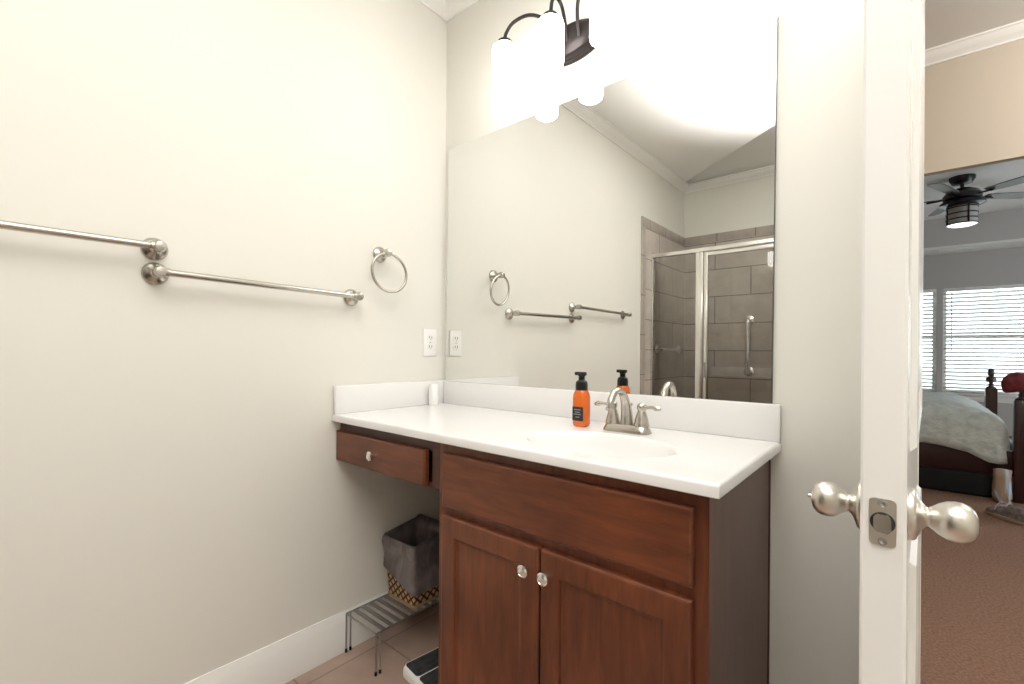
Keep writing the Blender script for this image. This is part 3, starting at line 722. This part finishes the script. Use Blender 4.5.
# ------------------------------------------------------------------ bathroom door (open, hinged on the doorway's left side)
def door():
    o = bpy.data.objects.new('door_1', None); COL.objects.link(o); o['kind'] = 'structure'
    P = Vector((1.699, -.028, 0)); near = Vector((1.6775, -.765, 0))
    d = (near - P).normalized(); n = Vector((-d.y, d.x, 0))      # n points to the right face (+x)
    if n.x < 0: n = -n
    L, T, H = (near - P).length, .044, 2.10
    o.location = P
    def at(u, w, z): return P + d * u - n * w + Vector((0, 0, z))
    s = MB()
    def ringz(u0, u1, z0, z1, w): return [at(u0, w, z0), at(u1, w, z0), at(u1, w, z1), at(u0, w, z1)]
    e = .003
    s.loft([ringz(e, L - e, .01 + e, H - e, 0), ringz(0, L, .01, H, e), ringz(0, L, .01, H, T - e), ringz(e, L - e, .01 + e, H - e, T)], True, True, True)
    s.build('slab', MAT['doorw'], o, 20)
    # moulded panels on both faces; the tall upper one has an arched head
    def outline(u0, u1, z0, z1, arch, ins):
        u0, u1, z0 = u0 + ins, u1 - ins, z0 + ins
        pts = [(u0, z0), (u1, z0)]
        if arch:
            for i in range(17):
                k = i / 16; pts.append((u1 + (u0 - u1) * k, z1 - ins - arch * (1 - math.sin(PI * k) ** .8 if 0 < k < 1 else 1)))
        else: pts += [(u1, z1 - ins), (u0, z1 - ins)]
        return pts
    for side in (0, 1):
        for z0, z1, arch in ((1.045, 1.94, .10), (.24, .895, 0)):
            mb = MB()
            rr = []
            for ins, h in ((0, 0), (.006, .007), (.014, .008), (.024, .003), (.030, .0008), (.045, .001), (.075, .0075), (.082, .008)):
                w = -h if side == 0 else T + h
                rr.append([at(u, w, z) for u, z in outline(.115, L - .115, z0, z1, arch, ins)])
            mb.loft(rr, True, False, True).build('panel', MAT['doorw'], o, 25)
    ku, kz = L - .062, .975
    prof = [(.032, 0), (.032, .004), (.030, .007), (.0235, .0095), (.0160, .013), (.0120, .0165), (.0116, .0185), (.0140, .022), (.0185, .0275), (.0222, .0345), (.0238, .0420), (.0233, .0490), (.0208, .0553), (.0155, .0600), (.0085, .0625), (.002, .0630)]
    a = MB().lathe(prof, at(ku, -.0005, kz), n, 40).build('knob', MAT['satin'], o, 50)
    b = MB().lathe([(r * 1.0, h * .95) for r, h in prof], at(ku, T + .0005, kz), -n, 40).build('knob', MAT['satin'], o, 50)
    MB().lathe([(.003, 0), (.003, .004), (.001, .005)], at(ku, T + .0600, kz), -n, 12).build('lock_button', MAT['satin'], b)
    # latch plate on the free edge
    pl = MB(); w0 = T / 2
    q = lambda u: [P + d * u - n * (w0 + px) + Vector((0, 0, kz + pz)) for px, pz in rrect(0, 0, .0130, .0282, .005, 5)]
    pl.loft([q(L + .0002), q(L + .0022)], True, True, True)
    pp = pl.build('latch_plate', MAT['satin'], o)
    MB().cyl(P + d * (L + .0023) - n * w0 + Vector((0, 0, kz)), P + d * (L + .0027) - n * w0 + Vector((0, 0, kz)), .0122, n=24).build('bolt_hole', MAT['slot'], pp)
    # spring bolt: round in section, bevelled on one side
    bo = MB(); rr = []
    for k in (0, 1):
        ring = []
        for i in range(24):
            an = 2 * PI * i / 24; px, pz = .0085 * math.cos(an), .0105 * math.sin(an)
            px = max(-.0085, min(.0085, px * 1.2)); pz = max(-.0105, min(.0105, pz * 1.15))
            ring.append(P + d * (L + .0023 + k * (.004 + .007 * (px + .0085) / .017)) - n * (w0 - px) + Vector((0, 0, kz + pz)))
        rr.append(ring)
    bo.loft(rr, True, True, True).build('latch_bolt', MAT['nickel'], pp)
    for dz in (-.0225, .0225): 
        MB().lathe([(.0048, 0), (.0048, .0006), (.0032, .0012), (.0015, .0002)], P + d * (L + .0023) - n * w0 + Vector((0, 0, kz + dz)), d, 16).build('screw', MAT['steelw'], pp)
    for hz in (.25, 1.06, 1.86):
        MB().cyl(P - n * (T + .006) + Vector((0, 0, hz - .045)), P - n * (T + .006) + Vector((0, 0, hz + .045)), .006, n=14).build('hinge', MAT['satin'], o)
door()

# dome fixture added out of view in the hall as fill light
def dome(name, label, x, y, z, r, watts, m, dz=0):
    t = thing(name, label, 'fill light', (x, y, z - dz))
    MB().lathe([(r * 1.06, 0), (r * 1.06, -.018), (r, -.022)], (x, y, z - .0005), n=40).build('pan', MAT['bronze'], t)
    MB().lathe([(r, -.023), (r * .96, -.05), (r * .82, -.08), (r * .55, -.102), (r * .2, -.112), (.004, -.113)], (x, y, z - .0005), n=40).build('globe', m, t)
    return t
dome('hall_fill_dome', 'round flush fill lamp added out of view in the hall', 2.9, 1.0, CZ, .17, 0, MAT['lamp'])
point_light('hall_fill', (2.9, 1.0, CZ - .22), HALL_FILL_W, .10)  # added fill to brighten hall and carpet, no such source in view

# ------------------------------------------------------------------ bedroom seen through the doorway
def blind(label, x0, x1, wand):
    y = BY1 + .028
    t = thing('window_blind', label, 'blind', ((x0 + x1) / 2, y, WZ0), 'white slatted blinds in the bedroom')
    MB().box(x0 + .006, y - .03, WZ1 - .05, x1 - .006, y + .03, WZ1 - .002, .004).build('head_rail', MAT['slat'], t)
    s = MB(); z = WZ0 + .07
    while z < WZ1 - .06:
        a = R(24); c_, s_ = .030 * math.cos(a), .030 * math.sin(a)
        s.loft([[(x0 + .01, y - c_, z + s_), (x0 + .01, y + c_, z - s_), (x0 + .01, y + c_, z - s_ + .005), (x0 + .01, y - c_, z + s_ + .005)], [(x1 - .01, y - c_, z + s_), (x1 - .01, y + c_, z - s_), (x1 - .01, y + c_, z - s_ + .005), (x1 - .01, y - c_, z + s_ + .005)]], True, True, True)
        z += .060
    s.build('slats', MAT['slat'], t, 0)
    MB().box(x0 + .01, y - .025, WZ0 + .012, x1 - .01, y + .025, WZ0 + .032, .003).build('bottom_rail', MAT['slat'], t)
    c = MB()
    for fx in (.14, .5, .86): c.cyl((x0 + (x1 - x0) * fx, y - .028, WZ0 + .02), (x0 + (x1 - x0) * fx, y - .028, WZ1 - .05), .0012, n=6)
    c.build('cords', MAT['slat'], t)
    if wand: MB().cyl((x0 + .10, y - .034, WZ1 - .06), (x0 + .10, y - .034, WZ1 - .98), .006, n=8).build('wand', MAT['steelw'], t)
blind('white slatted window blind at the left, mostly hidden by the open door', W1[0], W1[1], False)
blind('white slatted window blind with tilt wand behind the bed', W2[0], W2[1], True)

BZT, BFX = .762, 2.335           # quilt top height, foot end of the bed
BYN, BYF = 3.93, 5.72            # near and far side of the bed
def bed():
    t = thing('bed', 'dark cherry wood bed with turned posts in the far room', 'bed', (1.4, 4.8, 0))
    X0 = .35
    for y in (BYN + .05, BYF - .05):
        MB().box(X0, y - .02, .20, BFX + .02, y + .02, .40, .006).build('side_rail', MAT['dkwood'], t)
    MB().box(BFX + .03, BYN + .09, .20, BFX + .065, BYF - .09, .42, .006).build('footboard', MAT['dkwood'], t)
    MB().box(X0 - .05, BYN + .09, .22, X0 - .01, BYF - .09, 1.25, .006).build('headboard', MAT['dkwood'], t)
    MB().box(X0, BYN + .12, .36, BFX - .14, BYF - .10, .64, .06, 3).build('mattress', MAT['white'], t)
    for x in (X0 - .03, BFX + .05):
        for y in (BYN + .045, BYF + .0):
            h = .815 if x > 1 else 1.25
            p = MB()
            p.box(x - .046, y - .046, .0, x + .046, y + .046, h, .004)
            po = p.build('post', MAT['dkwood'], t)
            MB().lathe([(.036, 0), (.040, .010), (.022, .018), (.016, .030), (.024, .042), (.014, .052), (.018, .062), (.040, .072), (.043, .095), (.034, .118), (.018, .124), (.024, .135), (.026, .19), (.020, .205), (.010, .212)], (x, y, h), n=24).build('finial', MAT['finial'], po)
bed()
def quilt():
    m = MB(); N = 40
    x0, x1, y0, y1 = .40, BFX + .005, BYN - .02, BYF + .02
    # perimeter walk of a rounded plan; the drape hangs from a soft shoulder
    plan = rrect((x0 + x1) / 2, (y0 + y1) / 2, (x1 - x0) / 2, (y1 - y0) / 2, .10, 10)
    dense = []
    for i, p in enumerate(plan):
        q = plan[(i + 1) % len(plan)]; L = math.hypot(q[0] - p[0], q[1] - p[1]); k = max(1, int(L / .04))
        for j in range(k): dense.append((p[0] + (q[0] - p[0]) * j / k, p[1] + (q[1] - p[1]) * j / k))
    cx, cy = (x0 + x1) / 2, (y0 + y1) / 2
    hx, hy = (x1 - x0) / 2, (y1 - y0) / 2
    def ring(ins, z, amp, hem=0):
        out = []
        for px, py in dense:
            fx, fy = (hx - ins) / hx, (hy - ins) / hy
            x, y = cx + (px - cx) * fx, cy + (py - cy) * fy
            q = Vector((px * 3.2, py * 3.2, z * 1.2)); d = noise.noise(q) * amp + noise.noise(q * 2.3) * amp * .4
            v = Vector((px - cx, py - cy, 0)); v = Vector((v.x / hx, v.y / hy, 0)).normalized()
            zz = z
            foot = max(0, min(1, (px - 1.75) / .5))
            zz -= .035 * foot ** 2 * (1 if ins < .2 else 0)
            if hem: zz += .03 * noise.noise(Vector((px * 2, py * 2, 7))) - .03 * max(0, min(1, (px - 1.8) / .35)) - .05 * max(0, min(1, (px - 2.08) / .12))
            out.append((x + v.x * d, y + v.y * d, zz + noise.noise(Vector((x * 6, y * 6, 2))) * .006))
        return out
    rr = [ring(.80, BZT, 0), ring(.6, BZT, .0), ring(.4, BZT - .002, .0), ring(.25, BZT - .010, .0), ring(.15, BZT - .030, .003), ring(.08, BZT - .055, .006), ring(.04, BZT - .10, .010), ring(.015, BZT - .165, .016), ring(.005, BZT - .24, .024), ring(-.004, BZT - .30, .03, 1), ring(-.006, BZT - .36, .034, 1), ring(.006, BZT - .356, .034, 1)]
    m.loft(rr, True, True, False)
    tag(m.build('quilt', MAT['quilt'], None, 180), 'pale grey green quilt draped over the bed in the far room', 'quilt')
quilt()
tag(MB().box(1.15, BYN + .01, .002, 2.235, BYN + .45, .198, .03, 3).build('storage_bag', MAT['fabricblack'], None), 'long black storage bag pushed under the bed', 'bag')
def cloth():
    m = MB(); cx, cy = 2.268, BYN - .07; rr = []
    for z, hx, hy in ((.002, .020, .035), (.010, .040, .045), (.05, .052, .05), (.12, .052, .045), (.20, .048, .04), (.262, .046, .032), (.268, .03, .02)):
        ring = []
        for i in range(40):
            a = 2 * PI * i / 40; d = 1 + .28 * noise.noise(Vector((math.cos(a) * 2.0, math.sin(a) * 2.0, z * 9)))
            ring.append((cx + hx * d * math.cos(a), cy + hy * d * math.sin(a), z))
        rr.append(ring)
    m.loft(rr, True, True, True)
    tag(m.build('cloth_bag', MAT['cloth'], None, 180), 'crumpled blue and beige cloth bundle on the carpet against the near bed post', 'cloth')
cloth()
def shoe():
    toe = Vector((2.150, 3.455, .001)); heel = Vector((2.335, 3.235, .001)); ax = heel - toe; L = ax.length; ax.normalize(); sd = Vector((-ax.y, ax.x, 0))
    t = thing('shoe', 'brown lace up shoe lying on the carpet', 'shoe', (toe + heel) / 2)
    def ring(k, z, wsc=1):   # not used as cross-section: plan outline at height z
        out = []
        for i in range(40):
            a = 2 * PI * i / 40; u = .5 - .5 * math.cos(a)
            wd = (.048 + .012 * math.sin(PI * (1 - u) * .9) - .008 * u) * wsc
            sh = max(0, math.sin(a)) ** .7 if math.sin(a) >= 0 else -((-math.sin(a)) ** .7)
            out.append(toe + ax * (L * (.5 + (u - .5) * k)) + sd * (wd * sh) + Vector((0, 0, z)))
        return out
    MB().loft([ring(.98, 0, .95), ring(1.02, .006, 1.02), ring(1.02, .022, 1.02), ring(1.0, .026, .98)], True, True, True).build('sole', mat('tan_sole', (.30, .22, .15), .7), t, 50)
    secs = []
    for u, h, wd in ((.02, .034, .020), (.08, .050, .040), (.2, .064, .050), (.35, .082, .047), (.5, .102, .042), (.65, .112, .038), (.82, .108, .037), (.95, .100, .030), (.99, .070, .018)):
        sec = []
        for i in range(21):
            a = PI * i / 20; sec.append(toe + ax * (L * u) + sd * (wd * math.cos(a)) + Vector((0, 0, .0255 + (h - .0255) * math.sin(a) ** .75)))
        secs.append(sec)
    MB().loft(secs, True, True, True).build('upper', MAT['fabricgrey'], t, 60)
    lc = MB()
    for k, u in enumerate((.34, .40, .46, .52)):
        h = .080 + (u - .34) * .14
        lc.tube([toe + ax * (L * (u + .02 * math.sin(k))) + sd * (.03 * math.cos(PI * j / 8)) + Vector((0, 0, .030 + (h - .020) * math.sin(PI * j / 8) ** .7)) for j in range(9)], .0045, 8)
    for s in (-1, 1):
        lc.tube(bez([toe + ax * (L * .50) + Vector((0, 0, .108)), toe + ax * (L * (.44)) + sd * (s * .03) + Vector((0, 0, .120)), toe + ax * (L * .40) + sd * (s * .055) + Vector((0, 0, .090)), toe + ax * (L * .36) + sd * (s * .060) + Vector((0, 0, .055))], 6), .004, 8)
    lc.build('laces', mat('pale_lilac_laces', (.50, .42, .46), .8), t)
shoe()
def redcap():
    x, y, z = BFX + .05, BYN + .045, .815
    m = MB(); rr = []
    tilt = Matrix.Rotation(R(-24), 3, 'Y')
    for r, h in ((.030, .085), (.060, .080), (.088, .088), (.100, .108), (.097, .140), (.082, .175), (.056, .205), (.026, .222), (.006, .226)):
        ring = []
        for i in range(36):
            a = 2 * PI * i / 36; d = 1 + .16 * noise.noise(Vector((math.cos(a) * 1.7, math.sin(a) * 1.7, h * 12)))
            v = tilt @ Vector((r * d * 1.05 * math.cos(a), r * d * math.sin(a), h - .12)); ring.append(v + Vector((x - .012, y, z + .12)))
        rr.append(ring)
    m.loft(rr, True, True, True)
    tag(m.build('cap', MAT['redcloth'], None, 180), 'dark red cloth cap hung over the near bed post finial', 'cap')
redcap()
def fan():
    x, y, zc = 2.15, 5.75, TRAY
    t = thing('ceiling_fan', 'black ceiling fan with drum light hanging from the bedroom ceiling', 'ceiling fan', (x, y, zc - .02))
    MB().lathe([(.112, -.0005), (.110, -.03), (.085, -.075), (.035, -.085)], (x, y, zc), n=32).build('canopy', MAT['black'], t)
    MB().cyl((x, y, zc - .085), (x, y, zc - .14), .017).build('downrod', MAT['black'], t)
    MB().lathe([(.03, -.125), (.075, -.135), (.135, -.165), (.165, -.205), (.165, -.245), (.145, -.27), (.19, -.285), (.195, -.315), (.14, -.335)], (x, y, zc), n=36).build('motor', MAT['black'], t)
    bm_ = mat('dark_fan_blade', (.11, .105, .10), .4)
    for k in range(5):
        a = R(-38 + 72 * k); d = Vector((math.cos(a), math.sin(a), 0)); s = Vector((-d.y, d.x, 0)); o = Vector((x, y, zc - .225))
        tl = R(-10)
        sv = s * math.cos(tl) + Vector((0, 0, math.sin(tl)))
        up_ = d.cross(sv).normalized()
        b = MB(); pts = []
        prof = [(.23, .05), (.30, .062), (.55, .072), (.72, .070), (.77, .05), (.785, .0)]
        out = [(u, w_) for u, w_ in prof] + [(u, -w_) for u, w_ in reversed(prof[:-1])]
        lo = [o + d * u + sv * w_ for u, w_ in out]
        b.loft([lo, [p + up_ * .008 for p in lo]], True, True, True)
        bl = b.build('blade', bm_, t)
        MB().tube([o + d * .14, o + d * .20 + Vector((0, 0, -.006)), o + d * .30 + Vector((0, 0, -.006))], [(.018, .008), (.022, .005), (.03, .004)], 12).build('bracket', MAT['black'], bl)
    c = MB()
    for h in (-.345, -.41, -.470, -.526):
        c.lathe([(.129, h), (.136, h), (.136, h - .012), (.129, h - .012), (.129, h)], (x, y, zc), n=40, cap=False)
    for k in range(4):
        a = R(20 + 90 * k); p = Vector((x + .132 * math.cos(a), y + .132 * math.sin(a), 0))
        c.cyl(p + Vector((0, 0, zc - .335)), p + Vector((0, 0, zc - .536)), .008, n=8)
    c.build('light_cage', MAT['black'], t)
    MB().lathe([(.126, -.337), (.126, -.535)], (x, y, zc), n=40, cap=False).build('shade', mat('grey_drum_glass', (.45, .44, .42), .3), t)
    MB().lathe([(.125, -.535), (.10, -.546), (.004, -.550)], (x, y, zc), n=40).build('diffuser', MAT['fanlamp'], t)
fan()
v = thing('ceiling_vent', 'white slotted ceiling vent in the bedroom soffit near the window', 'vent', (2.25, 8.06, SOF - .010))
f = MB().box(2.05, 7.97, SOF - .010, 2.45, 7.99, SOF - .0005).box(2.05, 8.13, SOF - .010, 2.45, 8.15, SOF - .0005).box(2.05, 7.99, SOF - .010, 2.07, 8.13, SOF - .0005).box(2.43, 7.99, SOF - .010, 2.45, 8.13, SOF - .0005)
f.build('frame', MAT['trim'], v, 0)
f = MB()
for i in range(5): f.box(2.07, 7.998 + .027 * i, SOF - .008, 2.43, 8.008 + .027 * i, SOF - .002)
f.build('louvres', MAT['trim'], v, 0)
MB().box(2.07, 7.99, SOF - .0018, 2.43, 8.13, SOF - .0006).build('duct_opening', MAT['slot'], v, 0)
